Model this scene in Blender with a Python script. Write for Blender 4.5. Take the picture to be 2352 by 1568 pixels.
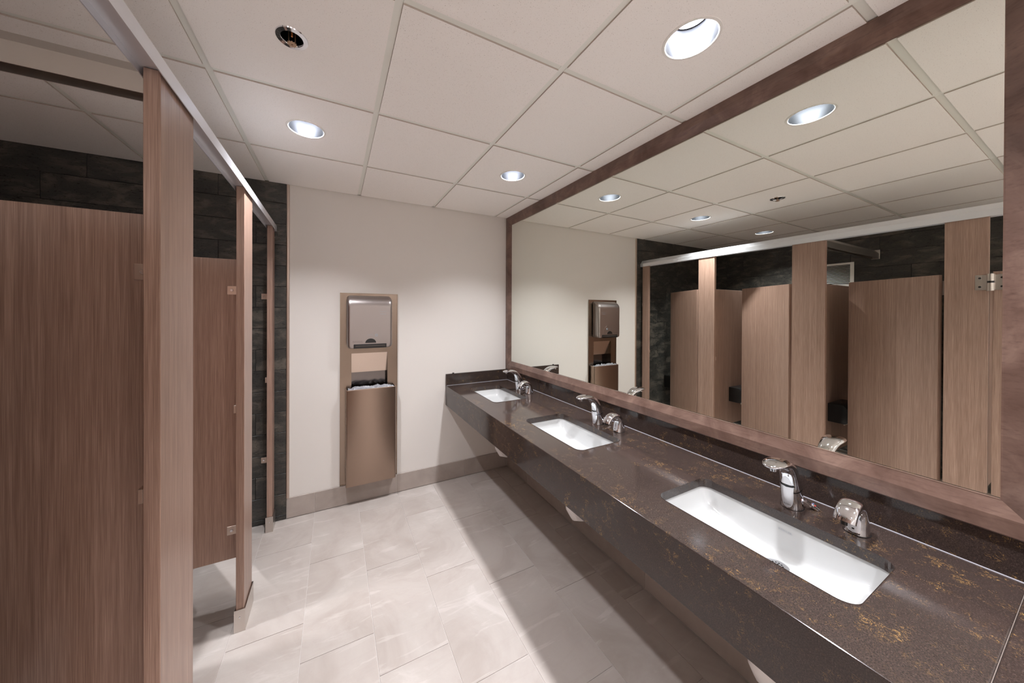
import bpy, bmesh, math, random
from mathutils import Vector, Matrix
random.seed(7)
for o in list(bpy.data.objects): bpy.data.objects.remove(o, do_unlink=True)
scn = bpy.context.scene
COL = scn.collection
R = math.radians

# ------------------------------------------------------------------ camera
F, CX, CY = 730.76, 1135.0, 719.4          # focal length and principal point for a 2352 x 1568 frame
cam = bpy.data.cameras.new('camera'); camo = bpy.data.objects.new('camera', cam); COL.objects.link(camo)
cam.sensor_fit = 'HORIZONTAL'; cam.sensor_width = 36.0; cam.lens = 36.0 * F / 2352
cam.shift_x = (1176 - CX) / 2352; cam.shift_y = -(784 - CY) / 2352
cam.clip_start = 0.02; cam.clip_end = 50
yaw, pitch, roll = R(26.593), R(-0.21), R(0.242)
fw = Vector((math.sin(yaw) * math.cos(pitch), math.cos(yaw) * math.cos(pitch), math.sin(pitch)))
rt = Vector((math.cos(yaw), -math.sin(yaw), 0)); up = rt.cross(fw)
rt2 = rt * math.cos(roll) + up * math.sin(roll); up2 = -rt * math.sin(roll) + up * math.cos(roll)
m3 = Matrix((rt2, up2, -fw)).transposed()
CAMH = 1.5328
camo.matrix_world = Matrix.Translation((0, 0, CAMH)) @ m3.to_4x4()
scn.camera = camo

# ------------------------------------------------------------------ world, exposure
w = bpy.data.worlds.new('world'); scn.world = w; w.use_nodes = True
w.node_tree.nodes['Background'].inputs[0].default_value = (1, 0.95, 0.9, 1)
w.node_tree.nodes['Background'].inputs[1].default_value = 0.0
scn.view_settings.view_transform = 'Standard'; scn.view_settings.look = 'None'
scn.view_settings.gamma = 1.0; scn.view_settings.use_curve_mapping = False
scn.view_settings.exposure = 0.24
scn.cycles.max_bounces = 16; scn.cycles.diffuse_bounces = 10; scn.cycles.glossy_bounces = 8
LAMP = 1350.0                                # radiance of every recessed lamp
LAMP_COL = (0.955, 0.975, 1.03)

# ------------------------------------------------------------------ dimensions (metres)
H = 2.4656; YE = 2.7904; XW = 1.552; XL = -1.930; YB = -2.05
GX, GY, G = 0.172, 1.5898, 0.6096
FX0, FT = -0.4388, 0.3048
ZC = 0.8643; XF = 0.904; ZA = 0.688; XS = 1.534
XP = -0.388; PT = 0.032
SINKS = [0.522, 1.432, 2.34]

# ------------------------------------------------------------------ materials
def srgb(r, g, b):
    f = lambda c: (c / 255 / 12.92) if c / 255 <= .04045 else ((c / 255 + .055) / 1.055) ** 2.4
    return (f(r), f(g), f(b), 1)
class MB:
    def __init__(s, name):
        s.m = bpy.data.materials.new(name); s.m.use_nodes = True
        s.t = s.m.node_tree; s.b = s.t.nodes['Principled BSDF']; s.tc = None
    def n(s, typ, **kw):
        nd = s.t.nodes.new('ShaderNode' + typ)
        for k, v in kw.items(): setattr(nd, k, v)
        return nd
    def l(s, a, b): s.t.links.new(a, b)
    def set(s, **kw):
        for k, v in kw.items():
            s.b.inputs[k.replace('_', ' ')].default_value = v
        return s
    def coord(s, scale=(1, 1, 1), rnd=0.0, rot=(0, 0, 0)):
        tc = s.n('TexCoord'); mp = s.n('Mapping'); mp.inputs['Scale'].default_value = scale; mp.inputs['Rotation'].default_value = rot
        src = tc.outputs['Object']
        if rnd:
            oi = s.n('ObjectInfo'); mu = s.n('VectorMath', operation='SCALE'); cb = s.n('CombineXYZ')
            s.l(oi.outputs['Random'], cb.inputs[0]); s.l(oi.outputs['Random'], cb.inputs[1]); s.l(oi.outputs['Random'], cb.inputs[2])
            s.l(cb.outputs[0], mu.inputs[0]); mu.inputs['Scale'].default_value = rnd
            ad = s.n('VectorMath', operation='ADD'); s.l(src, ad.inputs[0]); s.l(mu.outputs[0], ad.inputs[1]); src = ad.outputs[0]
        s.l(src, mp.inputs[0]); return mp.outputs[0]
    def noise(s, vec, scale, detail=4, rough=.55, dist=0.0):
        nd = s.n('TexNoise'); nd.inputs['Scale'].default_value = scale; nd.inputs['Detail'].default_value = detail
        nd.inputs['Roughness'].default_value = rough; nd.inputs['Distortion'].default_value = dist
        s.l(vec, nd.inputs['Vector']); return nd.outputs[0]
    def ramp(s, fac, stops):
        r = s.n('ValToRGB'); el = r.color_ramp.elements
        while len(el) < len(stops): el.new(.5)
        for e, (p, c) in zip(el, stops): e.position = p; e.color = c if len(c) == 4 else (*c, 1)
        s.l(fac, r.inputs[0]); return r.outputs[0]
    def mix(s, a, b, fac, typ='MIX'):
        m = s.n('Mix', data_type='RGBA', blend_type=typ)
        for i, v in ((0, fac), (6, a), (7, b)):
            if hasattr(v, 'links') or hasattr(v, 'is_linked'): s.l(v, m.inputs[i])
            else: m.inputs[i].default_value = v
        return m.outputs[2]
    def bump(s, h, strength, dist=.001):
        b = s.n('Bump'); b.inputs['Strength'].default_value = strength; b.inputs['Distance'].default_value = dist
        s.l(h, b.inputs['Height']); s.l(b.outputs[0], s.b.inputs['Normal'])
    def col(s, c): s.l(c, s.b.inputs['Base Color'])
def plain(name, rgb, rough=.5, metal=0.0, **kw):
    b = MB(name); b.set(Base_Color=rgb, Roughness=rough, Metallic=metal, **kw); return b.m
G0 = (0, 0, 0, 1); G1 = (1, 1, 1, 1)

# wood-look laminate of the partitions: fine upright streaks
b = MB('laminate'); v = b.coord((1, 1, .012), 3.0)
s1 = b.noise(v, 620, 3, .6); s2 = b.noise(v, 90, 4, .55)
c = b.ramp(s1, [(.30, srgb(140, 112, 98)), (.5, srgb(160, 131, 116)), (.72, srgb(182, 153, 137))])
c2 = b.ramp(s2, [(.3, srgb(224, 220, 218)), (.7, srgb(255, 255, 255))])
b.col(b.mix(c, c2, 1.0, 'MULTIPLY')); b.set(Roughness=.29, IOR=1.52); b.bump(s1, .05, .0003); LAM = b.m

# dark slate plank tiles
b = MB('dark_tile'); v = b.coord((1, 1, 2.2), 7.0)
n1 = b.noise(v, 6, 8, .65, .6); n2 = b.noise(v, 55, 5, .7); n3 = b.noise(b.coord((3, 3, 30), 7.0), 9, 6, .7)
c = b.ramp(n1, [(.3, srgb(34, 34, 33)), (.50, srgb(54, 52, 48)), (.64, srgb(88, 82, 74)), (.8, srgb(108, 95, 77))])
c = b.mix(c, srgb(118, 110, 98), b.ramp(n3, [(.56, G0), (.76, (.45, .45, .45))]))
b.col(c); b.set(Roughness=.42); b.l(b.ramp(n2, [(.3, (.20,) * 3), (.7, (.50,) * 3)]), b.b.inputs['Roughness']); b.bump(n2, .6, .003); DARK = b.m
DGROUT = plain('dark_grout', srgb(26, 25, 25), .7)

# floor stone tile
b = MB('stone_tile'); v = b.coord((1, 1, 1), 40.0)
n1 = b.noise(v, 2.2, 6, .6, 1.2); n2 = b.noise(b.coord((.7, 4, 1), 40.0, (0, 0, R(12))), 4, 5, .6, .8); n3 = b.noise(v, 160, 3, .7)
c = b.ramp(n1, [(.32, srgb(160, 149, 141)), (.5, srgb(171, 161, 154)), (.62, srgb(175, 166, 159)), (.72, srgb(186, 177, 171))])
c = b.mix(c, srgb(164, 152, 144), b.ramp(n2, [(.55, G0), (.64, (.24,) * 3), (.68, G0)]))
c = b.mix(c, srgb(203, 195, 190), b.ramp(n2, [(.34, (.28,) * 3), (.42, G0)]))
c = b.mix(c, srgb(148, 135, 126), b.ramp(n3, [(.64, G0), (.74, (.35,) * 3)]))
b.col(c); b.set(Roughness=.5); b.bump(n3, .08, .001); STONE = b.m
b = MB('base_tile'); v = b.coord((1, 1, 1), 40.0)
n1 = b.noise(v, 3, 6, .6, .8); n3 = b.noise(v, 160, 3, .7)
c = b.ramp(n1, [(.3, srgb(148, 136, 128)), (.7, srgb(172, 160, 152))])
c = b.mix(c, srgb(152, 138, 129), b.ramp(n3, [(.64, G0), (.74, (.4,) * 3)]))
b.col(c); b.set(Roughness=.5); BASET = b.m
GROUT = plain('light_grout', srgb(196, 189, 184), .8)

# paint
b = MB('wall_paint'); n = b.noise(b.coord(), 220, 2, .5); b.set(Base_Color=srgb(218, 212, 206), Roughness=.55); b.bump(n, .05, .0006); PAINT = b.m
# acoustic tile: pale with pin holes
b = MB('acoustic_tile'); v = b.coord((1, 1, 1), 11.0)
n = b.noise(v, 330, 2, .5); n2 = b.noise(v, 900, 2, .6)
c = b.ramp(n, [(.28, srgb(205, 196, 188)), (.36, srgb(250, 245, 240))])
c = b.mix(c, srgb(248, 243, 238), b.ramp(n2, [(.48, G0), (.72, (.6,) * 3)]))
b.col(c); b.set(Roughness=.9); b.bump(n2, .3, .0012); ACOU = b.m
ACED = plain('tile_cut_edge', srgb(194, 183, 173), .95)
GRID = plain('grid_paint', srgb(238, 238, 230), .4)

# quartz counter
b = MB('quartz'); v = b.coord((1, 1, 1)); 
sp = b.noise(v, 420, 2, .7); cl = b.noise(v, 3.5, 4, .6); vn = b.noise(v, 62, 2.5, .6, 1.6)
c = b.ramp(sp, [(.35, srgb(46, 37, 34)), (.6, srgb(62, 51, 47)), (.75, srgb(84, 72, 66))])
ridge = b.ramp(vn, [(.480, G0), (.497, G1), (.504, G1), (.520, G0)])
gate = b.ramp(cl, [(.42, (.04,) * 3), (.70, (.9,) * 3)]); gate2 = b.ramp(b.noise(v, 30, 4, .65), [(.52, G0), (.60, G1)])
mk = b.mix(b.mix(ridge, gate, 1.0, 'MULTIPLY'), gate2, 1.0, 'MULTIPLY')
b.col(b.mix(c, srgb(196, 154, 88), mk)); b.set(Roughness=.10, IOR=1.5); QUARTZ = b.m

# mirror frame wood
b = MB('walnut'); v = b.coord((1, 1, 1)); n1 = b.noise(v, 7, 6, .6, .8); n2 = b.noise(b.coord((4, .5, 4)), 40, 4, .6)
c = b.ramp(n1, [(.3, srgb(90, 68, 59)), (.5, srgb(112, 88, 78)), (.72, srgb(138, 113, 101))])
c = b.mix(c, srgb(74, 52, 44), b.ramp(n2, [(.5, G0), (.75, (.5,) * 3)]))
b.col(c); b.set(Roughness=.3); WALN = b.m

def brushed(name, rgb, rough, sc):
    b = MB(name); n = b.noise(b.coord(sc), 60, 3, .6); b.set(Base_Color=rgb, Metallic=1.0, Roughness=rough)
    b.l(b.ramp(n, [(.3, (rough - .015,) * 3), (.7, (rough + .02,) * 3)]), b.b.inputs['Roughness']); return b.m
STEEL = brushed('brushed_steel', srgb(146, 130, 117), .24, (.6, 1, 14))
STEELV = brushed('brushed_steel_upright', srgb(198, 190, 186), .28, (14, 14, .5))
ALU = plain('lit_aluminium', srgb(226, 227, 232), .34, .62)  # headrail aluminium, brightened in the colour to stand for its lamp sheen
SATIN = plain('satin_steel', srgb(206, 198, 192), .30, 1.0)
ALU_SHADED = plain('shaded_aluminium', srgb(190, 184, 178), .36, 1.0)  # same aluminium, darkened in the colour for the dark stalls the brace reflects
BRKT = plain('satin_bracket', srgb(206, 189, 177), .35, 1.0)
CHROME = plain('chrome', srgb(225, 226, 230), .045, 1.0)
REFL = plain('reflector', (.022, .023, .026, 1), .30, 1.0)
MIRR = plain('mirror_silver', (.90, .925, .865, 1), .0, 1.0)
PORC = plain('porcelain', srgb(188, 188, 187), .12, 0, IOR=1.5); PORC.node_tree.nodes['Principled BSDF'].inputs['Coat Weight'].default_value = .4
WHITE = plain('white_plastic', srgb(232, 228, 226), .4)
TRIMW = plain('trim_white', srgb(236, 232, 226), .4)
BLACK = plain('black_plastic', srgb(20, 19, 19), .3)
DKHOLE = plain('dark_void', srgb(8, 8, 8), .9)
GREYTX = plain('grey_print', srgb(150, 160, 172), .5)
BLKTX = plain('black_print', srgb(30, 26, 26), .5)
FAINT = plain('faint_print', srgb(164, 167, 174), .4)
OVAL = plain('oval_plate', srgb(226, 226, 230), .30, .55)
BRASS = plain('dull_brass', srgb(196, 166, 140), .4, 1.0)
RED = plain('red_dot', srgb(190, 50, 40), .4); BLUE = plain('blue_dot', srgb(40, 90, 180), .4)
LINER = plain('thin_film', srgb(214, 214, 220), .15, 0); LINER.node_tree.nodes['Principled BSDF'].inputs['Transmission Weight'].default_value = .6
SEAL = plain('silicone', srgb(186, 186, 194), .25)
em = MB('lamp_glow'); em.set(Base_Color=(1, 1, 1, 1)); em.b.inputs['Emission Color'].default_value = (*LAMP_COL, 1); em.b.inputs['Emission Strength'].default_value = LAMP; GLOW = em.m

# ------------------------------------------------------------------ object helpers (geometry is given in room coordinates)
WL = {}
def link(name, me, mats, parent=None, loc=None):
    o = bpy.data.objects.new(name, me); COL.objects.link(o)
    if not isinstance(mats, (list, tuple)): mats = [mats]
    if not me.materials:
        for m in mats: me.materials.append(m)
    WL[o.name] = Vector(loc)
    if parent: o.parent = parent; o.location = Vector(loc) - WL[parent.name]
    else: o.location = loc
    return o
def obj(name, bm, mat, parent=None, smooth=False, origin=None):
    bm.normal_update()
    if origin is None:
        xs = [v.co for v in bm.verts]
        origin = Vector([(min(c[i] for c in xs) + max(c[i] for c in xs)) / 2 for i in range(3)])
    origin = Vector(origin)
    for v in bm.verts: v.co -= origin
    bmesh.ops.recalc_face_normals(bm, faces=bm.faces[:])
    me = bpy.data.meshes.new(name); bm.to_mesh(me); bm.free()
    if smooth:
        for p in me.polygons: p.use_smooth = True
        me.set_sharp_from_angle(angle=R(smooth if smooth is not True else 40))
    return link(name, me, mat, parent, origin)
def thing(name, loc, label, cat, group=None, kind=None):
    e = bpy.data.objects.new(name, None); COL.objects.link(e); e.empty_display_size = .05; e.location = loc; WL[e.name] = Vector(loc)
    return tag(e, label, cat, group, kind)
def tag(o, label, cat=None, group=None, kind=None):
    o['label'] = label
    if cat: o['category'] = cat
    if group: o['group'] = group
    if kind: o['kind'] = kind
    return o
def struct(o): o['kind'] = 'structure'; return o
def dup(root, loc, label=None, parent=None):
    c = root.copy(); COL.objects.link(c)
    if parent is None: c.location = loc
    else: c.parent = parent
    if label: c['label'] = label
    for ch in root.children: dup(ch, None, None, c)
    return c
def box(x0, x1, y0, y1, z0, z1, bev=0.0, seg=1, bm=None, xf=None):
    n = bmesh.new()
    r = bmesh.ops.create_cube(n, size=1)
    for v in n.verts: v.co = Vector(((x0 + x1) / 2 + v.co.x * (x1 - x0), (y0 + y1) / 2 + v.co.y * (y1 - y0), (z0 + z1) / 2 + v.co.z * (z1 - z0)))
    if bev: bmesh.ops.bevel(n, geom=n.edges[:], offset=bev, segments=seg, affect='EDGES', profile=.5)
    if xf is not None: n.transform(xf)
    return join(bm, n)
def join(bm, n):
    if bm is None: return n
    me = bpy.data.meshes.new('tmp'); n.to_mesh(me); n.free(); bm.from_mesh(me); bpy.data.meshes.remove(me); return bm
def lathe(prof, cx, cy, seg=32, bm=None, closed=False):
    n = bmesh.new(); rings = []
    for r, z in prof:
        if r < 1e-6: rings.append([n.verts.new((cx, cy, z))])
        else: rings.append([n.verts.new((cx + r * math.cos(2 * math.pi * i / seg), cy + r * math.sin(2 * math.pi * i / seg), z)) for i in range(seg)])
    pairs = list(zip(rings, rings[1:])) + ([(rings[-1], rings[0])] if closed else [])
    for a, b in pairs:
        for i in range(seg):
            j = (i + 1) % seg
            if len(a) == 1 and len(b) == 1: continue
            if len(a) == 1: n.faces.new((a[0], b[i], b[j]))
            elif len(b) == 1: n.faces.new((a[i], a[j], b[0]))
            else: n.faces.new((a[i], a[j], b[j], b[i]))
    return join(bm, n)
def cyl(p, q, r, seg=16, bm=None, r2=None):
    p, q = Vector(p), Vector(q); d = q - p
    n = bmesh.new(); bmesh.ops.create_cone(n, cap_ends=True, segments=seg, radius1=r, radius2=r if r2 is None else r2, depth=d.length)
    n.transform(Matrix.Translation((p + q) / 2) @ d.to_track_quat('Z', 'Y').to_matrix().to_4x4())
    return join(bm, n)
def prism(poly, axis, a, b, bm=None):
    """poly: 2-D outline in the two other axes (in order x,y,z without axis); extruded from a to b along axis"""
    n = bmesh.new()
    def P(u, v, t):
        return {'x': (t, u, v), 'y': (u, t, v), 'z': (u, v, t)}[axis]
    A = [n.verts.new(P(u, v, a)) for u, v in poly]; B = [n.verts.new(P(u, v, b)) for u, v in poly]
    n.faces.new(A); n.faces.new(B[::-1])
    for i in range(len(poly)):
        j = (i + 1) % len(poly); n.faces.new((A[i], B[i], B[j], A[j]))
    return join(bm, n)
def rrect(x0, x1, y0, y1, r, seg=8):
    pts = []
    for cx, cy, a in ((x1 - r, y1 - r, 0), (x0 + r, y1 - r, 90), (x0 + r, y0 + r, 180), (x1 - r, y0 + r, 270)):
        for i in range(seg + 1):
            t = R(a + 90 * i / seg); pts.append((cx + r * math.cos(t), cy + r * math.sin(t)))
    return pts
def circle(cx, cy, r, seg=48): return [(cx + r * math.cos(2 * math.pi * i / seg), cy + r * math.sin(2 * math.pi * i / seg)) for i in range(seg)]
def plate(loops, t0, t1, axis='z'):
    """flat plate with holes: loops[0] outer, the rest holes, between t0 and t1 along axis"""
    n = bmesh.new()
    def P(u, v, t): return {'x': (t, u, v), 'y': (u, t, v), 'z': (u, v, t)}[axis]
    for t in (t0, t1):
        es = []
        for lp in loops:
            vs = [n.verts.new(P(u, v, t)) for u, v in lp]
            es += [n.edges.new((vs[i], vs[(i + 1) % len(vs)])) for i in range(len(vs))]
        bmesh.ops.triangle_fill(n, use_beauty=True, use_dissolve=False, edges=es)
    n.verts.ensure_lookup_table(); k = 0; tot = sum(len(l) for l in loops)
    for lp in loops:
        m = len(lp)
        for i in range(m):
            j = (i + 1) % m; n.faces.new((n.verts[k + i], n.verts[k + j], n.verts[k + tot + j], n.verts[k + tot + i]))
        k += m
    return n
def text_bm(s, size):
    cu = bpy.data.curves.new('t', 'FONT'); cu.body = s; cu.size = size; cu.align_x = 'CENTER'; cu.align_y = 'CENTER'; cu.resolution_u = 2
    to = bpy.data.objects.new('t', cu); COL.objects.link(to); bpy.context.view_layer.update()
    me = bpy.data.meshes.new_from_object(to.evaluated_get(bpy.context.evaluated_depsgraph_get()))
    bpy.data.objects.remove(to); bpy.data.curves.remove(cu)
    n = bmesh.new(); n.from_mesh(me); bpy.data.meshes.remove(me); return n
def screw(p, nrm, r=.006, h=.003, mat=None, parent=None, name='screw'):
    p = Vector(p); nrm = Vector(nrm)
    n = cyl(p, p + nrm * h, r, 12, None, r * .75); cyl(p + nrm * h, p + nrm * (h + .0004), r * .3, 6, n)
    return obj(name, n, mat or CHROME, parent)

# ================================================================== ROOM SHELL
LIGHTS = [(1.0864, .6754), (-.1328, 1.8946), (1.0864, 1.8946), (-1.352, 1.8946), (1.0864, -.5438), (-.1328, -.5438), (-1.352, -.5438), (1.0864, -1.763), (-.1328, -1.763), (-1.352, -1.763)]  # last three, by the back wall, are added to raise the ambient light
SPR = (-.1328, 1.285)
# ---- floor: bed with separate stone tiles
fl = struct(obj('floor', box(XL - .1, XW + .1, YB - .1, YE + .1, -.08, -.0025), GROUT)); fl['label'] = 'pale greige stone tile floor laid in staggered rows'
# beyond the camera the floor goes on as one plain run
tile_me = {}
def clipped_tile(name, x0, x1, y0, y1, z0, z1, mat, parent, bev=.0012, axis=None):
    key = (name, round(x1 - x0, 3), round(y1 - y0, 3), round(z1 - z0, 3)); c = ((x0 + x1) / 2, (y0 + y1) / 2, (z0 + z1) / 2)
    if key in tile_me: return link(name, tile_me[key], mat, parent, c)
    o = obj(name, box(x0, x1, y0, y1, z0, z1, bev), mat, parent); tile_me[key] = o.data; return o
gp = .0012
n0 = math.ceil((XL - FX0) / FT) - 1
for n in range(n0, 8):
    xa, xb = max(FX0 + n * FT, XL + .012), min(FX0 + (n + 1) * FT, XW - .012)
    if xb - xa < .02: continue
    off = 2.42 - .2032 * (n % 3); k = 2
    while True:
        ya, yb = off + (k - 1) * .6096, off + k * .6096; k -= 1
        if yb < -.75: break
        ya, yb = max(ya, -.75), min(yb, YE - .012)
        if yb - ya < .02: continue
        clipped_tile('floor_tile', xa + gp, xb - gp, ya + gp, yb - gp, -.010, 0, STONE, fl, .0006)
obj('floor_run', box(XL + .012, XW - .012, YB + .002, -.752, -.010, 0), STONE, fl)

# ---- end wall: plaster with a recess for the towel unit, dark plank tiles on its left part
wall = plate([[(XL - .1, -.08), (XW + .1, -.08), (XW + .1, H + .25), (XL - .1, H + .25)], [(.06, .2), (.45, .2), (.45, 1.64), (.06, 1.64)]], YE, YE + .16, 'y')
we = struct(obj('wall_end', wall, PAINT)); we['label'] = 'end wall, painted beige right of the metal strip and dark tiled left of it'
obj('plaster_back', box(-.1, .6, YE + .16, YE + .17, .1, 1.75), DKHOLE, we)
TP_ = .010; XT = -.318                                   # dark tile thickness, right end of the tiled field
obj('grout_bed', box(XL, XT - .001, YE - TP_ + .003, YE - .0005, 0, H + .02), DGROUT, we)
offs = {0: -.102, 1: -.503, 2: -.284}
def plank_rows(place):
    for k in range(-1, 16):
        z0, z1 = .037 + .1524 * k, .037 + .1524 * (k + 1)
        z0, z1 = max(z0, .001), min(z1, H + .012)
        if z1 - z0 > .008: place(k, z0 + .0017, z1 - .0017)
def pl_end(k, z0, z1):
    x = offs[k % 3] - .6096 * 4
    while x < XT:
        a, b_ = max(x, XL + .011), min(x + .6096, XT)
        if b_ - a > .012: clipped_tile('plank_tile', a + .0015, b_ - .0015, YE - TP_, YE - .001, z0, z1, DARK, we)
        x += .6096
plank_rows(pl_end)
# ---- left wall (behind the stalls)
wl = struct(obj('wall_left', box(XL - .16, XL, YB - .1, YE, -.08, H + .25), PAINT)); wl['label'] = 'dark plank tiled wall behind the stalls'
obj('grout_bed', box(XL + .0005, XL + TP_ - .003, -.2, YE - TP_ - .0012, 0, H + .02), DGROUT, wl)
def pl_left(k, z0, z1):
    y = YE - TP_ - .0012 - (k % 3) * .2032
    while y > -.1:
        b_, a = y, max(y - .6096, -.2)
        if b_ - a > .012: clipped_tile('plank_tile', XL + .001, XL + TP_, a + .0015, b_ - .0015, z0, z1, DARK, wl)
        y -= .6096
    if k % 3:
        y0 = YE - TP_ - .0012 - (k % 3) * .2032
        clipped_tile('plank_tile', XL + .001, XL + TP_, y0 + .0012, YE - TP_ - .0024, z0, z1, DARK, wl)
plank_rows(pl_left)
# ---- mirror wall and back wall
wr = struct(obj('wall_right', box(XW, XW + .16, YB - .1, YE, -.08, H + .25), PAINT)); wr['label'] = 'painted wall behind the vanity and mirror'
wb = struct(obj('wall_back', box(XL, XW, YB - .16, YB, -.08, H + .25), PAINT)); wb['label'] = 'painted wall behind the camera'
# ---- metal edge strip between tile and paint
t = struct(obj('trim_1', prism([(XT, YE - .0005), (XT, YE - .013), (XT + .004, YE - .0145), (XT + .016, YE - .0145), (XT + .018, YE - .012), (XT + .018, YE - .0005)], 'z', .152, H - .001), BRKT)); t['label'] = 'brushed metal edge strip between dark tile and paint'
# ---- tile baseboards
BH = .152; BT = .011
be = thing('baseboard_end', (0, YE, 0), 'grey stone tile baseboard along the end wall', None, None, 'structure')
obj('grout_bed', box(XT + .0, XW - .001, YE - BT + .003, YE - .0005, 0.0005, BH - .002), GROUT, be)
xs = [XT] + [FX0 + FT * k for k in (1, 3, 5)] + [XW - BT]
for a, b_ in zip(xs, xs[1:]): clipped_tile('base_tile', a + .0012, b_ - .0012, YE - BT, YE - .001, .001, BH, BASET, be, .0018)
br = thing('baseboard_right', (XW, 1, 0), 'grey stone tile baseboard under the vanity', None, None, 'structure')
obj('grout_bed', box(XW - BT + .003, XW - .0005, YB, YE - BT, 0.0005, BH - .002), GROUT, br)
ys = [YE - BT] + [2.415 - .6096 * k for k in range(0, 6)]
for a, b_ in zip(ys, ys[1:]): clipped_tile('base_tile', XW - BT, XW - .001, b_ + .0012, a - .0012, .001, BH, BASET, br, .0018)

# ---- suspended ceiling
ce = struct(obj('ceiling', box(XL - .1, XW + .1, YB - .1, YE + .1, H + .22, H + .27), GRID)); ce['label'] = 'suspended ceiling of square acoustic tiles in a white grid'
XLN = [XL + TP_] + [GX + G * i for i in range(-3, 3)] + [XW]
YLN = [YB] + [GY + G * j for j in range(-5, 2)] + [YE - .0005]
TW = .012
ctile = {}
for i in range(len(XLN) - 1):
    for j in range(len(YLN) - 1):
        x0, x1, y0, y1 = XLN[i] + (TW + .0004 if i else .0145), XLN[i + 1] - (TW + .0004 if i < len(XLN) - 2 else .0145), YLN[j] + (TW + .0004 if j else .0145), YLN[j + 1] - (TW + .0004 if j < len(YLN) - 2 else .0145)
        holes = [(lx, ly, .0835) for lx, ly in LIGHTS if x0 < lx < x1 and y0 < ly < y1]
        if x0 < SPR[0] < x1 and y0 < SPR[1] < y1: holes.append((*SPR, .034))
        key = (round(x1 - x0, 3), round(y1 - y0, 3), len(holes), holes[0][2] if holes else 0, round(holes[0][0] - x0, 3) if holes else 0, round(holes[0][1] - y0, 3) if holes else 0)
        c = ((x0 + x1) / 2, (y0 + y1) / 2, H + .010)
        if key in ctile: link('ceiling_tile', ctile[key], ACOU, ce, c); continue
        bm = plate([[(x0, y0), (x1, y0), (x1, y1), (x0, y1)]] + [circle(a, b_, r) for a, b_, r in holes], H, H + .020)
        o = obj('ceiling_tile', bm, [ACOU, ACED], ce, False, c); ctile[key] = o.data
        for p_ in o.data.polygons: p_.material_index = 1 if abs(p_.normal.z) < .5 else 0
def tee(x0, x1, y0, y1):
    along_y = (y1 - y0) > (x1 - x0)
    if along_y:
        m = (x0 + x1) / 2; bm = box(x0, x1, y0, y1, H + .0055, H + .0085, .0004); box(m - .0015, m + .0015, y0, y1, H + .0085, H + .04, 0, 1, bm)
    else:
        m = (y0 + y1) / 2; bm = box(x0, x1, y0, y1, H + .0055, H + .0085, .0004); box(x0, x1, m - .0015, m + .0015, H + .0085, H + .04, 0, 1, bm)
    return bm
tees = {}
for x in XLN[1:-1]: obj('main_tee', tee(x - TW, x + TW, YB, YE - .0005), GRID, ce)
for y in YLN[1:-1]:
    for xa, xb in zip(XLN, XLN[1:]):
        a = xa + (TW + .0004 if xa != XLN[0] else 0); b_ = xb - (TW + .0004 if xb != XLN[-1] else 0)
        key = round(b_ - a, 3)
        if key in tees: link('cross_tee', tees[key], GRID, ce, ((a + b_) / 2, y, H + .02275))
        else: tees[key] = obj('cross_tee', tee(a, b_, y - TW, y + TW), GRID, ce).data
for a in ((XL + TP_, XL + TP_ + .0145, YB, YE), (XW - .0145, XW, YB, YE), (XL + .025, XW - .0145, YE - .015, YE - .0005)):
    obj('wall_angle', box(a[0], a[1], a[2], a[3], H + .0055, H + .0075), GRID, ce)

# ================================================================== VANITY
vt = thing('vanity_counter', (1.2, 1.2, ZA), 'long dark brown quartz vanity counter with gold flecks on the mirror wall', 'counter')
YN, YSEAM = -.62, .109
SX0, SX1, SHL, SR = 1.052, 1.344, .250, .038
def slab(y0, y1, cs):
    holes = [rrect(SX0, SX1, c - SHL, c + SHL, SR) for c in cs]
    n = plate([[(XF, y0), (XW - .0005, y0), (XW - .0005, y1), (XF, y1)]] + holes, ZC - .030, ZC)
    es = [e for e in n.edges if abs(e.verts[0].co.z - ZC) < 1e-5 and abs(e.verts[1].co.z - ZC) < 1e-5 and len(e.link_faces) == 2 and any(abs(f.normal.z) < .5 for f in e.link_faces)]
    n.normal_update()
    es = [e for e in n.edges if all(abs(v.co.z - ZC) < 1e-5 for v in e.verts) and any(abs(f.normal.z) < .5 for f in e.link_faces)]
    bmesh.ops.bevel(n, geom=es, offset=.0025, segments=2, affect='EDGES', profile=.5)
    return n
obj('countertop', slab(YSEAM + .0006, YE - .0005, SINKS), QUARTZ, vt)
obj('counter_end_piece', slab(YN, YSEAM - .0006, []), QUARTZ, vt)
obj('seam_filler', box(XF + .003, XS - .0005, YSEAM - .0006, YSEAM + .0006, ZC - .02, ZC - .0004), plain('seam_resin', srgb(112, 100, 94), .4), vt)
obj('apron', box(XF, XF + .020, YN, YE - .001, ZA, ZC - .030), QUARTZ, vt)
obj('backsplash', box(XS, XW - .0005, YN, YE - .0005, ZC + .0005, .968, .0012), QUARTZ, vt)
obj('side_splash', box(XF, XS - .0005, YE - .020, YE - .0005, ZC + .0005, .968, .0012), QUARTZ, vt)
obj('sealant_bead', box(XS - .0022, XS, YN, YE - .02, ZC, ZC + .002), SEAL, vt)
obj('sealant_bead', box(XF + .003, XS - .0022, YE - .0222, YE - .02, ZC, ZC + .002), SEAL, vt)
tag(obj('rubber_stop', box(.966, .982, YE - .016, YE - .004, .9685, .976, .002, 2), BLACK), 'tiny black rubber stop on top of the short side splash', 'rubber stop')

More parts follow.
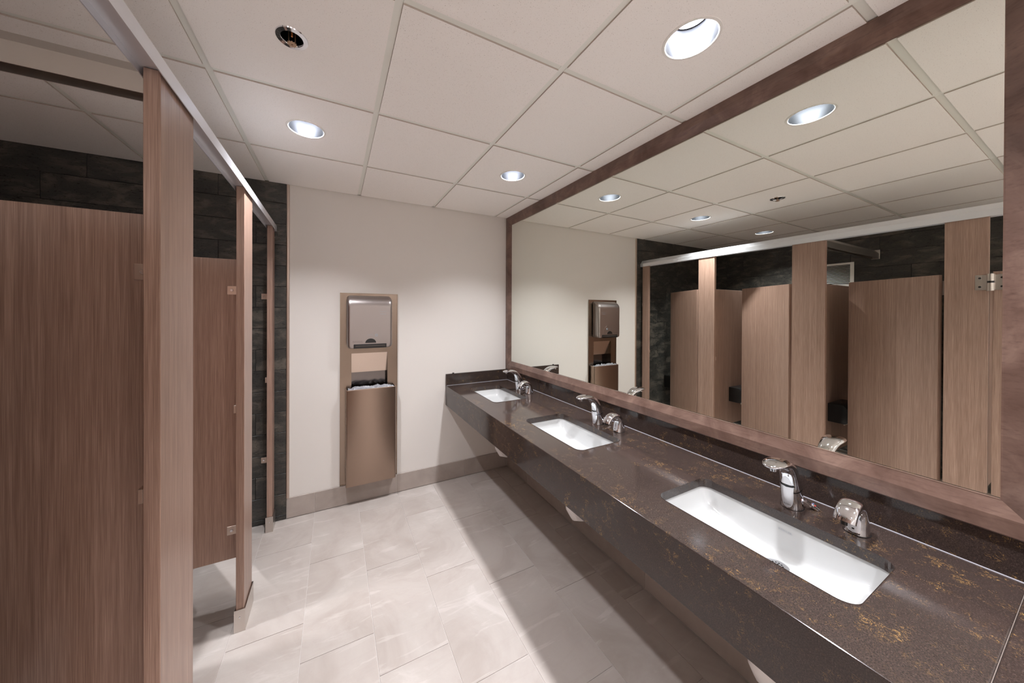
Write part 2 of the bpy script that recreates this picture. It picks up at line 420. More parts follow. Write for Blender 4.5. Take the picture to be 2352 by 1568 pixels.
# ---- sinks
def basin_z(d, yr):
    """depth below the rim at inset d from the edge; yr = distance along the length, -1..1"""
    fz = .044 + .056 * (1 - abs(yr) ** 2.0)
    k = min(d / .040, 1.0)
    return fz * (1 - (1 - k) ** 3.2)
ZR = ZC - .031
def make_sink(c, label):
    s = thing('sink', (1.2, c, ZR - .14), label, 'sink', 'undermount sinks in the vanity')
    hx, hy, cx = (SX1 - SX0) / 2 + .003, SHL + .003, (SX0 + SX1) / 2
    n = bmesh.new(); rings = []; seg = 10; nl = 22
    def loop(d):
        r = max(SR + .003 - d * .55, .012); X, Y = hx - d, hy - d * 1.15; r = min(r, X * .95)
        pts = []
        for sx, sy, a in ((1, 1, 0), (-1, 1, 90), (-1, -1, 180), (1, -1, 270)):
            for i in range(seg + 1):
                t = R(a + 90 * i / seg); pts.append((sx * (X - r) + r * math.cos(t), sy * (Y - r) + r * math.sin(t)))
            if sx * sy < 0 and sx < 0 or (sx > 0 and sy < 0):          # long sides get extra points
                y0 = pts[-1][1]; y1 = -y0; xx = pts[-1][0]
                pts += [(xx, y0 + (y1 - y0) * i / nl) for i in range(1, nl)]
        return pts
    ds = [0, .0015, .004, .008, .013, .019, .026, .034, .044, .058, .075, .095, .115, .132]
    rimv = [n.verts.new((cx + math.copysign(abs(x) + .02, x), c + math.copysign(abs(y) + .02, y), ZR)) for x, y in loop(0)]
    rings.append(rimv)
    for d in ds: rings.append([n.verts.new((cx + x, c + y, ZR - basin_z(d, y / hy))) for x, y in loop(d)])
    for A, B in zip(rings, rings[1:]):
        for i in range(len(A)):
            j = (i + 1) % len(A); n.faces.new((A[i], A[j], B[j], B[i]))
    n.faces.new(rings[-1])
    o = obj('basin', n, PORC, s, 50)
    md = o.modifiers.new('thick', 'SOLIDIFY'); md.thickness = .010; md.offset = -1
    for p in o.data.polygons: pass
    # faint maker's name on the back slope
    tb = text_bm('KOHLER', .0095)
    for v in tb.verts:
        y = c - .012 - v.co.x; z = ZR - .026 + v.co.y
        d = 0.0
        while basin_z(d, (y - c) / hy) < ZR - z and d < .04: d += .0002
        v.co = Vector((cx + hx - d - .0009, y, z))
    obj('maker_mark', tb, FAINT, o)
    zf = ZR - basin_z(.1, 0); dx, dy = 1.252, c - .026
    dr = obj('drain', lathe([(.0, zf + .0035), (.024, zf + .0035), (.031, zf + .0025), (.034, zf + .0005), (.034, zf - .012)], dx, dy, 32), CHROME, s, 40)
    hb = None
    for rr, cnt in ((0, 1), (.0075, 6), (.015, 12)):
        for i in range(cnt):
            a = 2 * math.pi * i / max(cnt, 1); p = (dx + rr * math.cos(a), dy + rr * math.sin(a), zf + .0034)
            hb = cyl(p, (p[0], p[1], zf + .0039), .0023, 8, hb)
    obj('drain_hole', hb, DKHOLE, dr)
    # white moulded trap cover under the bowl
    pa = [(1.228, zf - .02), (1.220, .47), (1.224, .41), (1.25, .365), (1.29, .352), (1.33, .365), (1.36, .41), (1.37, .46), (1.40, .49), (1.46, .497), (XW - .014, .497)]
    n = bmesh.new(); prev = None
    for i, (x, z) in enumerate(pa):
        a = pa[max(i - 1, 0)]; b_ = pa[min(i + 1, len(pa) - 1)]; tx, tz = b_[0] - a[0], b_[1] - a[1]; L = math.hypot(tx, tz); nx, nz = -tz / L, tx / L
        rr = .036 if 0 < i < 10 else .040
        ring = [n.verts.new((x + nx * rr * math.cos(t), c + rr * math.sin(t), z + nz * rr * math.cos(t))) for t in [2 * math.pi * q / 16 for q in range(16)]]
        if prev:
            for q in range(16): n.faces.new((prev[q], prev[(q + 1) % 16], ring[(q + 1) % 16], ring[q]))
        else: n.faces.new(ring)
        prev = ring
    n.faces.new(prev[::-1]); obj('trap_cover', n, WHITE, s, 60)
    return s
make_sink(SINKS[0], 'white rectangular undermount sink nearest the camera')
make_sink(SINKS[1], 'white rectangular undermount sink in the middle of the counter')
make_sink(SINKS[2], 'white rectangular undermount sink by the end wall')

# ---- faucets and soap spouts: swept chrome bodies
def spline(pts, t):
    """Catmull-Rom through tuples, t in 0..len-1"""
    n = len(pts); i = min(int(t), n - 2); f = t - i
    P = [pts[max(0, min(n - 1, i + k))] for k in (-1, 0, 1, 2)]
    return [.5 * (2 * b_ + (c - a) * f + (2 * a - 5 * b_ + 4 * c - d) * f * f + (-a + 3 * b_ - 3 * c + d) * f ** 3) for a, b_, c, d in zip(*P)]
class Sweep:
    """centre line in the XZ plane at y=c; stations (x, z, half width in y, half thickness across)"""
    def __init__(s, st, c): s.st = st; s.c = c; s.T = len(st) - 1
    def S(s, t, ph, off=0.0):
        x, z, ry, rn = spline(s.st, t); e = .02
        a = spline(s.st, max(t - e, 0)); b_ = spline(s.st, min(t + e, s.T)); tx, tz = b_[0] - a[0], b_[1] - a[1]; L = math.hypot(tx, tz) or 1
        nx, nz = -tz / L, tx / L                       # points to the front (-x) on the upright part
        cc, ss = math.cos(ph), math.sin(ph); p = 2.3
        k = (abs(cc) ** p + abs(ss) ** p) ** (-1 / p)
        u, w_ = k * cc, k * ss
        return Vector((x + nx * (rn + off) * u, s.c + (ry + off) * w_, z + nz * (rn + off) * u))
    def body(s, nt=40, nph=36):
        n = bmesh.new(); rings = [[n.verts.new(s.S(s.T * i / nt, 2 * math.pi * q / nph)) for q in range(nph)] for i in range(nt + 1)]
        for A, B in zip(rings, rings[1:]):
            for q in range(nph): n.faces.new((A[q], A[(q + 1) % nph], B[(q + 1) % nph], B[q]))
        n.faces.new(rings[0][::-1]); n.faces.new(rings[-1]); return n
    def patch(s, t0, t1, wfun, off=.0007, nt=24, nph=12):
        n = bmesh.new(); rows = []
        for i in range(nt + 1):
            f = i / nt; w_ = wfun(f); rows.append([n.verts.new(s.S(t0 + (t1 - t0) * f, -w_ + 2 * w_ * q / nph, off)) for q in range(nph + 1)])
        for A, B in zip(rows, rows[1:]):
            for q in range(nph): n.faces.new((A[q], A[q + 1], B[q + 1], B[q]))
        return n
    def text(s, txt, size, t, rad, off=.0012, dt=1.0):
        n = text_bm(txt, size)
        for v in n.verts: v.co = s.S(t + v.co.y * dt, -v.co.x / rad, off)
        return n
def make_faucet(c):
    f = thing('faucet', (1.42, c, ZC), 'x', 'faucet', 'chrome sensor faucets')
    st = [(1.424, ZC + .001, .029, .037), (1.421, .892, .0275, .0345), (1.413, .935, .0265, .0325), (1.403, .972, .025, .028), (1.384, 1.005, .024, .022),
          (1.354, 1.027, .027, .0155), (1.318, 1.036, .031, .011), (1.288, 1.037, .029, .008), (1.266, 1.035, .019, .0055), (1.2585, 1.0345, .006, .002)]
    sw = Sweep(st, c)
    bo = obj('body', sw.body(60, 40), CHROME, f, 60)
    obj('base_gasket', plate([[(1.424 + .0385 * math.cos(a), c + .0305 * math.sin(a)) for a in [2 * math.pi * i / 32 for i in range(32)]]], ZC + .0001, ZC + .0012), BLACK, f)
    ov = obj('sensor_plate', sw.patch(.35, 3.55, lambda q: .62 * math.sqrt(max(0, 1 - (2 * q - 1) ** 2)) + .004), OVAL, f, 60)
    obj('maker_mark', sw.text('SLOAN', .0068, .82, .034, .0013, 24), BLKTX, ov)
    obj('sensor_window', sw.patch(2.36, 2.64, lambda q: .85 * math.sqrt(max(0, 1 - (2 * q - 1) ** 2)) + .003, .0012, 8, 12), BLACK, f, 60)
    n = bmesh.new(); A = [n.verts.new(sw.S(1.86, 2 * math.pi * q / 40, .0006)) for q in range(40)]; B = [n.verts.new(sw.S(1.93, 2 * math.pi * q / 40, .0006)) for q in range(40)]
    for q in range(40): n.faces.new((A[q], A[(q + 1) % 40], B[(q + 1) % 40], B[q]))
    obj('seam_ring', n, BLACK, f, 60)
    obj('aerator', cyl((1.288, c, 1.018), (1.286, c, 1.031), .010, 20), CHROME, f, 40)
    lv = obj('mixer_lever', cyl((1.440, c - .029, .893), (1.462, c - .043, .874), .0055, 16, None, .0045), CHROME, f, 40)
    obj('lever_knob', cyl((1.457, c - .040, .879), (1.468, c - .050, .868), .009, 20), CHROME, lv, 40)
    obj('hot_dot', cyl((1.4535, c - .049, .883), (1.453, c - .0497, .8836), .0022, 10), RED, lv)
    obj('cold_dot', cyl((1.461, c - .043, .884), (1.4606, c - .0433, .8846), .0022, 10), BLUE, lv)
    return f
def make_soap(c):
    f = thing('soap_dispenser', (1.435, c, ZC), 'x', 'soap dispenser', 'chrome sensor soap spouts')
    st = [(1.436, ZC + .001, .028, .033), (1.437, .886, .0265, .030), (1.436, .912, .0255, .0255), (1.428, .936, .0245, .020), (1.410, .953, .0245, .0155),
          (1.386, .959, .0245, .0135), (1.363, .951, .0245, .0125), (1.347, .936, .0245, .0125), (1.340, .922, .024, .012)]
    sw = Sweep(st, c); obj('body', sw.body(48, 40), CHROME, f, 60)
    obj('base_gasket', plate([[(1.436 + .0345 * math.cos(a), c + .0295 * math.sin(a)) for a in [2 * math.pi * i / 32 for i in range(32)]]], ZC + .0001, ZC + .0012), BLACK, f)
    ov = obj('sensor_plate', sw.patch(.3, 2.5, lambda q: .55 * max(0, 1 - abs(2 * q - 1) ** 4) ** .5 + .004), OVAL, f, 60)
    obj('sensor_eye', sw.patch(.72, .95, lambda q: .11 * math.sqrt(max(0, 1 - (2 * q - 1) ** 2)) + .002, .0013, 6, 6), BLACK, ov)
    obj('nozzle', cyl((1.340, c, .926), (1.337, c, .914), .007, 16), BLACK, f)
    return f
fa = make_faucet(SINKS[0]); fa['label'] = 'curved chrome sensor faucet at the sink nearest the camera'
dup(fa, (1.42, SINKS[1], ZC), 'curved chrome sensor faucet at the middle sink')
dup(fa, (1.42, SINKS[2], ZC), 'curved chrome sensor faucet at the sink by the end wall')
so = make_soap(SINKS[0] - .150); so['label'] = 'short arched chrome soap spout beside the faucet nearest the camera'
dup(so, (1.435, SINKS[1] - .143, ZC), 'short arched chrome soap spout beside the middle faucet')
dup(so, (1.435, SINKS[2] - .125, ZC), 'short arched chrome soap spout beside the faucet by the end wall')

# ---- framed wall mirror
XM = 1.540
mi = thing('wall_mirror', (XW, 1.4, .969), 'large wall mirror in a brown wood frame above the vanity', 'mirror')
Y0, Y1, Z0, Z1 = .060, YE - .001, .9686, H + .004
prof = [(0, 0.0), (0, .024), (.004, .0275), (.046, .0275), (.052, .0255), (.084, .0150), (.087, .0150), (.087, .011)]  # (inset from outer edge, height off the wall)
obj('glass', box(XM, XM + .006, Y0 + .07, Y1 - .07, Z0 + .07, Z1 - .07), MIRR, mi)
obj('backing_board', box(XM + .0065, XW - .0006, Y0 + .07, Y1 - .07, Z0 + .07, Z1 - .07), BLACK, mi)
corners = [(Y0, Z0, 1, 1), (Y1, Z0, -1, 1), (Y1, Z1, -1, -1), (Y0, Z1, 1, -1)]
for k in range(4):
    n = bmesh.new(); ends = []
    for (y, z, sy, sz) in (corners[k], corners[(k + 1) % 4]):
        ends.append([n.verts.new((XW - .0005 - h, y + sy * u, z + sz * u)) for u, h in prof])
    A, B = ends
    for i in range(len(A) - 1): n.faces.new((A[i], A[i + 1], B[i + 1], B[i]))
    n.faces.new((A[-1], A[0], B[0], B[-1])); n.faces.new(A); n.faces.new(B[::-1])
    obj('frame_rail' if k % 2 == 0 else 'frame_stile', n, WALN, mi)

# ================================================================== TOILET PARTITIONS
ZP0, ZP1 = .325, 1.785
def pilaster(y0, y1, label, keeper=None, bz=None):
    p = thing('pilaster', (XP - PT / 2, (y0 + y1) / 2, 0), label, 'pilaster', 'wood laminate pilasters of the stall row')
    obj('panel', box(XP - PT, XP, y0, y1, .03, 2.128, .0015), LAM, p)
    n = plate([[(XP - PT - .006, y0 - .006), (XP + .006, y0 - .006), (XP + .006, y1 + .006), (XP - PT - .006, y1 + .006)],
               [(XP - PT - .004, y0 - .004), (XP + .004, y0 - .004), (XP + .004, y1 + .004), (XP - PT - .004, y1 + .004)]], .0006, .106)
    sh = obj('shoe', n, SATIN, p)
    screw((XP - PT / 2, y0 - .006, .07), (0, -1, 0), .004, .0015, CHROME, sh)
    if keeper:
        obj('latch_keeper', box(XP - PT - .010, XP - PT - .0005, y0 + .001, y0 + .028, keeper - .018, keeper + .018, .001), BRKT, p)
    return p
PIL = [(.375, .530), (1.080, 1.285), (1.902, 2.062), (2.668, 2.752)]
pilaster(*PIL[0], 'wide laminate pilaster with a steel hinge on its edge, seen only in the mirror', 1.07)
pilaster(*PIL[1], 'tall laminate pilaster nearest the camera, left foreground', 1.077)
pilaster(*PIL[2], 'middle laminate pilaster standing clear of the end wall', 1.065)
p3 = pilaster(*PIL[3], 'narrow laminate pilaster next to the end wall', 1.056)
for z in (1.638, .463):                                     # clips that hold the narrow pilaster to the wall
    cl_ = obj('wall_clip', box(-.470, XP - PT - .0008, YE - TP_ - .004, YE - TP_ - .0006, z - .02, z + .02, .001), BRKT, p3)
    screw((-.455, YE - TP_ - .004, z), (0, -1, 0), .006, .003, CHROME, cl_)
pilaster(-.425, -.245, 'laminate pilaster behind the camera position at the end of the stall row')

def partition(yn, label, zt=(1.634, .465), bw=.055):
    p = thing('partition_panel', (-1.17, yn, ZP0), label, 'partition', 'wood laminate partition panels between stalls')
    obj('panel', box(XL + TP_ + .003, XP - PT - .003, yn, yn + .025, ZP0, ZP1, .0012), LAM, p)
    for z in zt:
        b_ = obj('bracket', box(XP - PT - .046, XP - PT - .0006, yn - .003, yn - .0004, z - .021, z + .021, .0012), BRKT, p)
        screw((XP - PT - .028, yn - .003, z), (0, -1, 0), .0075, .004, CHROME, b_)
    return p
partition(1.157, 'large laminate partition panel filling the left foreground behind the nearest pilaster')
partition(1.955, 'laminate partition panel joined to the middle pilaster')
partition(.440, 'laminate partition panel of the stall beside the camera', ())

def door(hy, width, ang, label, sgn=1, hinge_front=False):
    """hung on a pilaster edge at y=hy, swinging into the stall (-x) by ang degrees; sgn: direction from hinge along y when shut"""
    hx = XP - .003
    d = thing('stall_door', (hx, hy, ZP0), label, 'door', 'wood laminate stall doors')
    T = Matrix.Translation((hx, hy, 0)) @ Matrix.Rotation(R(ang) * sgn, 4, 'Z')
    g = (.006 + .027 * math.sin(R(ang))) * sgn; a, b_ = sorted((g, sgn * (width - .004)))
    obj('panel', box(-.025, 0, a, b_, ZP0, ZP1, .0012, 1, None, T), LAM, d)
    if hinge_front:
        for zc in (1.722, .42):
            n = box(.001, .004, sgn * .010 if sgn > 0 else -.052, sgn * .052 if sgn > 0 else -.010, zc - .045, zc + .045, .002, 2, None, T)
            hp = obj('hinge', n, SATIN, d)
            n = box(XP + .0006 - hx, XP + .004 - hx, .010 if sgn < 0 else -.052, .052 if sgn < 0 else -.010, zc - .045, zc + .045, .002, 2, None, Matrix.Translation((hx, hy, 0)))
            obj('hinge', n, SATIN, d)
            bp = obj('hinge_barrel', cyl((hx + .011, hy, zc + .008), (hx + .011, hy, zc + .050), .014, 20), SATIN, d, 40)
            obj('hinge_barrel', cyl((hx + .011, hy, zc - .050), (hx + .011, hy, zc - .004), .014, 20), SATIN, d, 40)
            obj('hinge_bushing', cyl((hx + .011, hy, zc - .004), (hx + .011, hy, zc + .008), .0125, 20), BLACK, d, 40)
            for yy in (hy + .036, hy - .036):
                for zz in (zc + .026, zc - .026): screw((hx + .0065, yy, zz), (1, 0, 0), .007, .004, CHROME, hp)
    else:
        for zc in (1.70, .42):
            n = box(-.036, -.0258, sgn * .012 if sgn > 0 else -.052, sgn * .052 if sgn > 0 else -.012, zc - .045, zc + .045, .002, 1, None, T)
            obj('hinge', n, SATIN, d)
    e = sgn * (width - .035)
    obj('latch', cyl(T @ Vector((-.0256, e, 1.07)), T @ Vector((-.034, e, 1.07)), .016, 20), SATIN, d, 40)
    return d
door(.537, .545, 27, 'laminate stall door ajar between the two widest pilasters in the mirror')
door(1.291, .600, 31, 'laminate stall door ajar beside the nearest pilaster, brightly lit in the mirror')
door(2.068, .592, 30, 'narrowest looking laminate stall door ajar near the end wall in the mirror')
door(.368, .602, 0, 'shut laminate stall door at the right edge of the mirror', -1, True)

# ---- headrail and cross brace
hr = thing('headrail', (XP, 1.1, 2.112), 'long satin aluminium headrail running over the stall pilasters', 'headrail')
pr = [(XP + .009, 2.112), (XP + .009, 2.152), (XP - .004, 2.168), (XP - .022, 2.190), (XP - .030, 2.190), (XP - .041, 2.176), (XP - .041, 2.112), (XP - .0385, 2.112), (XP - .0385, 2.1295),
      (XP + .0065, 2.1295), (XP + .0065, 2.112)]
for a, b_ in ((-.43, .3285), (.3295, 2.069), (2.070, YE - TP_ - .006)): obj('rail_length', prism(pr, 'y', a, b_), ALU, hr)
obj('end_bracket', box(XP - .041, XP + .009, YE - TP_ - .0055, YE - TP_ - .0006, 2.1135, 2.150, .001), ALU, hr)
cb = thing('cross_brace', (-1.0, 1.17, 2.1), 'grey aluminium brace from the headrail to the tiled wall, upper left', 'headrail')
prc = [(1.1545, 2.112), (1.1545, 2.152), (1.167, 2.168), (1.182, 2.186), (1.190, 2.186), (1.2025, 2.172), (1.2025, 2.100), (1.2000, 2.100), (1.2000, 2.1295), (1.1570, 2.1295), (1.1570, 2.100), (1.1545, 2.100)]
obj('rail_length', prism(prc, 'x', XL + TP_ + .008, XP - .0418), ALU_SHADED, cb)
obj('wall_bracket', box(XL + TP_ + .0006, XL + TP_ + .0076, 1.150, 1.207, 2.096, 2.19, .001), ALU_SHADED, cb)

# ---- black tissue dispensers
def tissue(x0, yb, z0, label, depth=.125, wd=.29, ht=.155):
    d = thing('tissue_dispenser', (x0 - wd / 2, yb, z0), label, 'tissue dispenser', 'black tissue dispensers in the stalls')
    pf = [(yb - .0006, z0), (yb - depth + .02, z0), (yb - depth, z0 + .02), (yb - depth, z0 + ht - .03), (yb - depth + .03, z0 + ht), (yb - .0006, z0 + ht)]
    n = prism(pf, 'x', x0 - wd, x0); bmesh.ops.bevel(n, geom=n.edges[:], offset=.004, segments=2, affect='EDGES', profile=.5)
    obj('cover', n, BLACK, d, 30)
    obj('key_lock', cyl((x0 - wd / 2, yb - .05, z0 + ht - .001), (x0 - wd / 2, yb - .05, z0 + ht + .002), .008, 16), CHROME, d)
    obj('tissue_end', box(x0 - .20, x0 - .09, yb - .075, yb - .073, z0 - .03, z0 + .003), TRIMW, d)
tissue(-.702, 1.157, .612, 'black tissue dispenser seen in the mirror on the panel behind the nearest pilaster')
tissue(-.765, 1.955, .575, 'black tissue dispenser seen in the mirror on the middle partition panel')
tissue(-.855, YE - TP_, .548, 'black tissue dispenser seen in the mirror on the dark tiled end wall')

# ---- louvred vent on the left wall
ve = thing('vent_grille', (XL + TP_, 1.515, 1.828), 'white louvred vent grille on the dark tile, seen in the mirror', 'vent')
vy0, vy1, vz0, vz1 = 1.330, 1.70, 1.828, 2.090; vx = XL + TP_ + .0006
n = plate([[(vy0, vz0), (vy1, vz0), (vy1, vz1), (vy0, vz1)], [(vy0 + .028, vz0 + .022), (vy1 - .028, vz0 + .022), (vy1 - .028, vz1 - .022), (vy0 + .028, vz1 - .022)]], vx, vx + .010, 'x')
obj('frame', n, TRIMW, ve); obj('duct_back', box(vx, vx + .0008, vy0 + .029, vy1 - .029, vz0 + .023, vz1 - .023), DKHOLE, ve)
zz = vz0 + .030; sm = None
while zz < vz1 - .024:
    T = Matrix.Translation((vx + .0055, (vy0 + vy1) / 2, zz)) @ Matrix.Rotation(R(38), 4, 'Y')
    if sm is None: sm = obj('slat', box(-.0045, .0045, -(vy1 - vy0) / 2 + .0285, (vy1 - vy0) / 2 - .0285, -.0007, .0007, 0, 1, None, T), TRIMW, ve).data
    else: link('slat', sm, TRIMW, ve, (vx + .0055, (vy0 + vy1) / 2, zz))
    zz += .0165

# ================================================================== TOWEL UNIT ON THE END WALL
ux0, ux1, uz0, uz1 = .036, .475, .158, 1.681
YPF = YE - .004
un = thing('towel_unit_panel', (.255, YE, uz0), 'tall brushed steel wall panel with a square disposal opening', 'wall panel')
sx0, sx1, sz0, sz1 = .119, .395, .90, 1.197
n = plate([[(ux0, uz0), (ux1, uz0), (ux1, uz1), (ux0, uz1)], [(sx0, sz0), (sx1, sz0), (sx1, sz1), (sx0, sz1)]], YPF - .004, YPF, 'y')
obj('face_plate', n, STEEL, un)
n = plate([[(ux0, uz0), (ux1, uz0), (ux1, uz1), (ux0, uz1)], [(ux0 + .004, uz0 + .004), (ux1 - .004, uz0 + .004), (ux1 - .004, uz1 - .004), (ux0 + .004, uz1 - .004)]], YPF - .009, YPF - .0041, 'y')
obj('rolled_edge', n, STEEL, un)
obj('chute_plate', prism([(YPF + .0005, sz1 + .012), (YPF + .004, sz1 + .012), (YPF + .046, 1.038), (YPF + .0425, 1.037)], 'x', sx0 - .008, sx1 + .008), plain('chute_steel_lit', srgb(214, 196, 182), .26, 1.0), un)  # chute steel lightened in the colour for the lit floor it reflects
obj('recess_back', box(sx0 - .008, sx1 + .008, YPF + .068, YPF + .071, .62, 1.20), plain('recess_steel_shaded', srgb(120, 114, 112), .16, 1.0), un)  # steel darkened in the colour for the shaded interior it reflects
for x in (sx0 - .011, sx1 + .0085): obj('recess_cheek', box(x, x + .0025, YPF + .0005, YPF + .071, .62, 1.22), STEEL, un)

wd = thing('waste_receptacle', (.265, 2.74, .17), 'brushed steel waste bin hooked low on the steel wall panel', 'waste bin')
bx0, bx1, by0, bz0, bz1 = .077, .452, 2.700, .170, .918
ring_o = [(bx0, YPF - .0095), (bx0, by0 + .012), (bx0 + .004, by0 + .004), (bx0 + .012, by0), (bx1 - .012, by0), (bx1 - .004, by0 + .004), (bx1, by0 + .012), (bx1, YPF - .0095)]
ring_i = [(bx1 - .003, YPF - .0095), (bx1 - .003, by0 + .013), (bx1 - .006, by0 + .006), (bx1 - .013, by0 + .003), (bx0 + .013, by0 + .003), (bx0 + .006, by0 + .006), (bx0 + .003, by0 + .013), (bx0 + .003, YPF - .0095)]
BINST = brushed('bin_steel', srgb(158, 138, 124), .30, (.6, 1, 14))
obj('shell', prism(ring_o + ring_i, 'z', bz0, bz1), BINST, wd, 30)
obj('bottom', prism([(x, y + (.001 if y < 2.76 else 0)) for x, y in ring_i[::-1]], 'z', bz0 + .002, bz0 + .005), STEELV, wd)
obj('hemmed_lip', prism([(bx0 - .002, YPF - .0098), (bx0 - .002, by0 + .011), (bx0 + .010, by0 - .002), (bx1 - .010, by0 - .002), (bx1 + .002, by0 + .011), (bx1 + .002, YPF - .0098),
                         (bx1 - .006, YPF - .0098), (bx1 - .006, by0 + .013), (bx1 - .014, by0 + .005), (bx0 + .014, by0 + .005), (bx0 + .006, by0 + .013), (bx0 + .006, YPF - .0098)], 'z', bz1 + .0004, bz1 + .005), BRKT, wd)
# crumpled thin liner bunched in the mouth of the bin
rnd = random.Random(3); n = bmesh.new(); NX, NY = 90, 24; g = []
for i in range(NX + 1):
    row = []
    for j in range(NY + 1):
        u, v = i / NX, j / NY; x = bx0 + .016 + (bx1 - bx0 - .032) * u; y = by0 + .008 + .060 * v
        z = bz1 - .004 + .020 * math.sin(math.pi * min(1, v * 1.1)) * (.35 + .65 * math.sin(math.pi * u) ** .5) + .010 * math.sin(31 * u + 9 * v + 2 * math.sin(9 * u)) * math.sin(7 * v + 11 * u) + .004 * abs(math.sin(70 * u + 17 * v + 3 * math.sin(5 * v))) + rnd.uniform(-.0012, .0012)
        if v < .12: z = bz1 - .004 + rnd.uniform(0, .003)
        row.append(n.verts.new((x, y, z)))
    g.append(row)
for i in range(NX):
    for j in range(NY): n.faces.new((g[i][j], g[i + 1][j], g[i + 1][j + 1], g[i][j + 1]))
tag(obj('bin_liner', n, LINER, None, 80), 'crumpled clear plastic liner bunched in the mouth of the waste bin', 'bin liner')

td = thing('towel_dispenser', (.252, YPF, 1.245), 'grey metallic automatic paper towel dispenser on the steel wall panel', 'towel dispenser')
tx0, tx1, tz0, tz1, tyb = .084, .418, 1.247, 1.660, YPF - .0096; D = .100
n = bmesh.new(); prev = None
def inset(d, r): 
    e = max(0, d - (D - r)); return r - math.sqrt(max(0, r * r - e * e))
for q in range(0, 27):
    d = D * math.sin(math.pi / 2 * q / 26)
    a, tp, bt = inset(d, .022), inset(d, .088) * .95, inset(d, .010)
    ring = [n.verts.new((x, tyb - d, z)) for x, z in rrect(tx0 + a, tx1 - a, tz0 + bt, tz1 - tp, .026 - .4 * a, 6)]
    if prev:
        for k in range(len(ring)): n.faces.new((prev[k], prev[(k + 1) % len(ring)], ring[(k + 1) % len(ring)], ring[k]))
    prev = ring
n.faces.new(prev)
bo = obj('cover', n, brushed('dispenser_cover', srgb(166, 158, 155), .33, (20, 20, .6)), td, 60)
obj('back_case', box(tx0 - .0015, tx1 + .0015, tyb - .006, tyb + .0004, tz0 + .03, tz1 - .03, .0025, 2), BLACK, td, 30)
def front_y(z):
    return tyb - D
def on_front(bm, off):
    for v in bm.verts: v.co.y = front_y(v.co.z) - off + v.co.y
    return bm
cxm = (tx0 + tx1) / 2
arc = lambda cx_, cz_, rx, rz, a0, a1, k=20: [(cx_ + rx * math.cos(R(a0 + (a1 - a0) * i / k)), cz_ + rz * math.sin(R(a0 + (a1 - a0) * i / k))) for i in range(k + 1)]
n = plate([arc(cxm + .005, tz0 + .044, .098, .100, 0, 180)], -.0012, .001, 'y'); obj('raised_arch', on_front(n, 0), bo.data.materials[0], bo)
n = plate([arc(cxm + .002, tz0 + .0405, .040, .034, 0, 180)], -.0025, .001, 'y'); obj('sensor_window', on_front(n, .0006), BLACK, bo)
obj('outlet_slot', box(cxm - .122, cxm + .122, tyb - D - .001, tyb - D + .03, tz0 - .001, tz0 + .033, .003, 2), BLACK, td)
obj('outlet_lip', box(cxm - .108, cxm + .108, tyb - D - .0035, tyb - D - .0011, tz0 + .012, tz0 + .022, .001), plain('dark_grey', srgb(60, 54, 50), .35), td)
def front_text(txt, size, x, z, mat, off=.0004):
    n = text_bm(txt, size)
    for v in n.verts: v.co = Vector((x + v.co.x, front_y(z + v.co.y) - off, z + v.co.y))
    return obj('print', n, mat, bo)
front_text('Georgia-Pacific', .0085, tx1 - .072, tz0 + .288, GREYTX)
front_text('enMotion', .0120, tx1 - .072, tz0 + .268, GREYTX)
front_text('Georgia-Pacific', .0075, cxm - .002, tz0 + .102, GREYTX, .0018)
n = plate([circle(cxm + .044, tz0 + .100, .011, 20), circle(cxm + .044, tz0 + .100, .0065, 16)[::-1]], -.0004, .0002, 'y'); obj('print', on_front(n, .0018), GREYTX, bo)
front_text('Place hands under sensor', .0068, tx0 + .074, tz0 + .056, BLKTX, .0018)
front_text('Dispenses towel automatically', .0060, tx0 + .074, tz0 + .047, BLKTX, .0018)
obj('key_lock', cyl((tx0 - .0014, tyb - .045, tz0 + .205), (tx0 + .003, tyb - .045, tz0 + .205), .006, 16), CHROME, td)

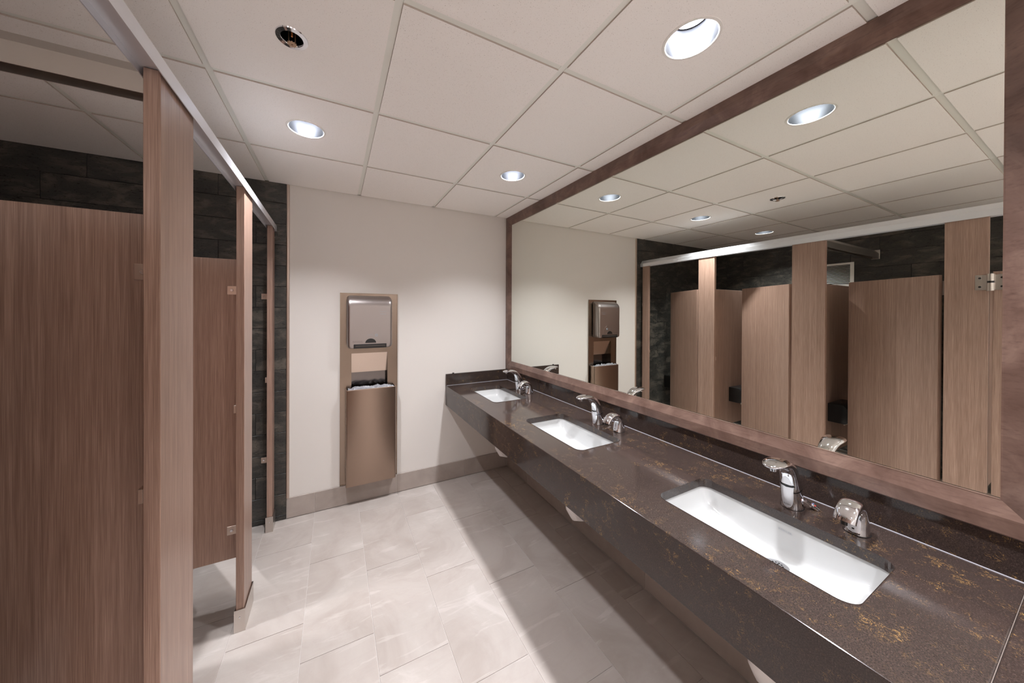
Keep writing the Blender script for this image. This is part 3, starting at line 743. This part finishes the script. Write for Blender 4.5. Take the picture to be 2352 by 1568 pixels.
# ================================================================== CEILING FITTINGS
def downlight(lx, ly):
    d = thing('downlight', (lx, ly, H), 'x', 'ceiling light', 'recessed round downlights')
    obj('trim_ring', lathe([(.0785, H - .0005), (.0800, H - .0022), (.0880, H - .0018), (.0915, H + .0030), (.080, H + .0030), (.0785, H + .0030)], lx, ly, 48, None, True), TRIMW, d, 40)
    obj('reflector', lathe([(.0783, H + .0005), (.0775, H + .016), (.0745, H + .040), (.0690, H + .062), (.0600, H + .081), (.0560, H + .086)], lx, ly, 48), REFL, d, 60)
    obj('housing', lathe([(.0800, H + .0035), (.0800, H + .115), (0, H + .115)], lx, ly, 32), WHITE, d, 40)
    obj('lamp_collar', lathe([(.0560, H + .086), (.0520, H + .083), (.0490, H + .086)], lx, ly, 32), TRIMW, d, 60)
    obj('lamp', lathe([(.0485, H + .0865), (.030, H + .0855), (0, H + .085)], lx, ly, 24), GLOW, d, 60)
    return d
NAMES = ['round recessed downlight above the vanity, the largest at top right', 'round recessed downlight above the open floor, left of centre', 'small round recessed downlight above the far end of the vanity',
         'round recessed downlight above the stalls, seen in the mirror', 'round recessed downlight behind the camera above the vanity', 'round recessed downlight behind the camera above the aisle', 'round recessed downlight behind the camera above the stalls',
         'unseen downlight added for ambient light, vanity side by the back wall', 'unseen downlight added for ambient light, aisle by the back wall', 'unseen downlight added for ambient light, stall side by the back wall']
d0 = downlight(*LIGHTS[0]); d0['label'] = NAMES[0]
for p, nm in list(zip(LIGHTS, NAMES))[1:]: dup(d0, (*p, H), nm)

sp = thing('fire_sprinkler', (*SPR, H), 'recessed chrome fire sprinkler in a ceiling tile', 'sprinkler'); lx, ly = SPR
obj('escutcheon', lathe([(.0315, H - .0015), (.034, H - .0045), (.0475, H - .0035), (.0500, H + .0030), (.0460, H + .0030), (.0315, H + .0030)], lx, ly, 40, None, True), CHROME, sp, 40)
obj('cup', lathe([(.0314, H + .002), (.0314, H + .045), (.012, H + .050), (0, H + .050)], lx, ly, 32), plain('dark_cup', srgb(62, 78, 84), .3, 1.0), sp, 50)
fr = obj('frame_arm', box(lx - .011, lx - .008, ly - .002, ly + .002, H - .0175, H + .048, .0008), BRASS, sp); obj('frame_arm', box(lx + .008, lx + .011, ly - .002, ly + .002, H - .0175, H + .048, .0008), BRASS, sp)
obj('bulb', cyl((lx, ly, H + .004), (lx, ly, H + .046), .003, 12), plain('amber_bulb', srgb(196, 120, 70), .2), sp)
gear = []
for i in range(48):
    a = 2 * math.pi * i / 48; r = .0150 if (i % 4) < 2 else .0115; gear.append((lx + r * math.cos(a), ly + r * math.sin(a)))
obj('deflector', plate([gear, circle(lx, ly, .003, 10)], H - .022, H - .0205), BRASS, sp)
obj('frame_yoke', box(lx - .012, lx + .012, ly - .0025, ly + .0025, H - .0203, H - .0176, .0006), BRASS, sp)
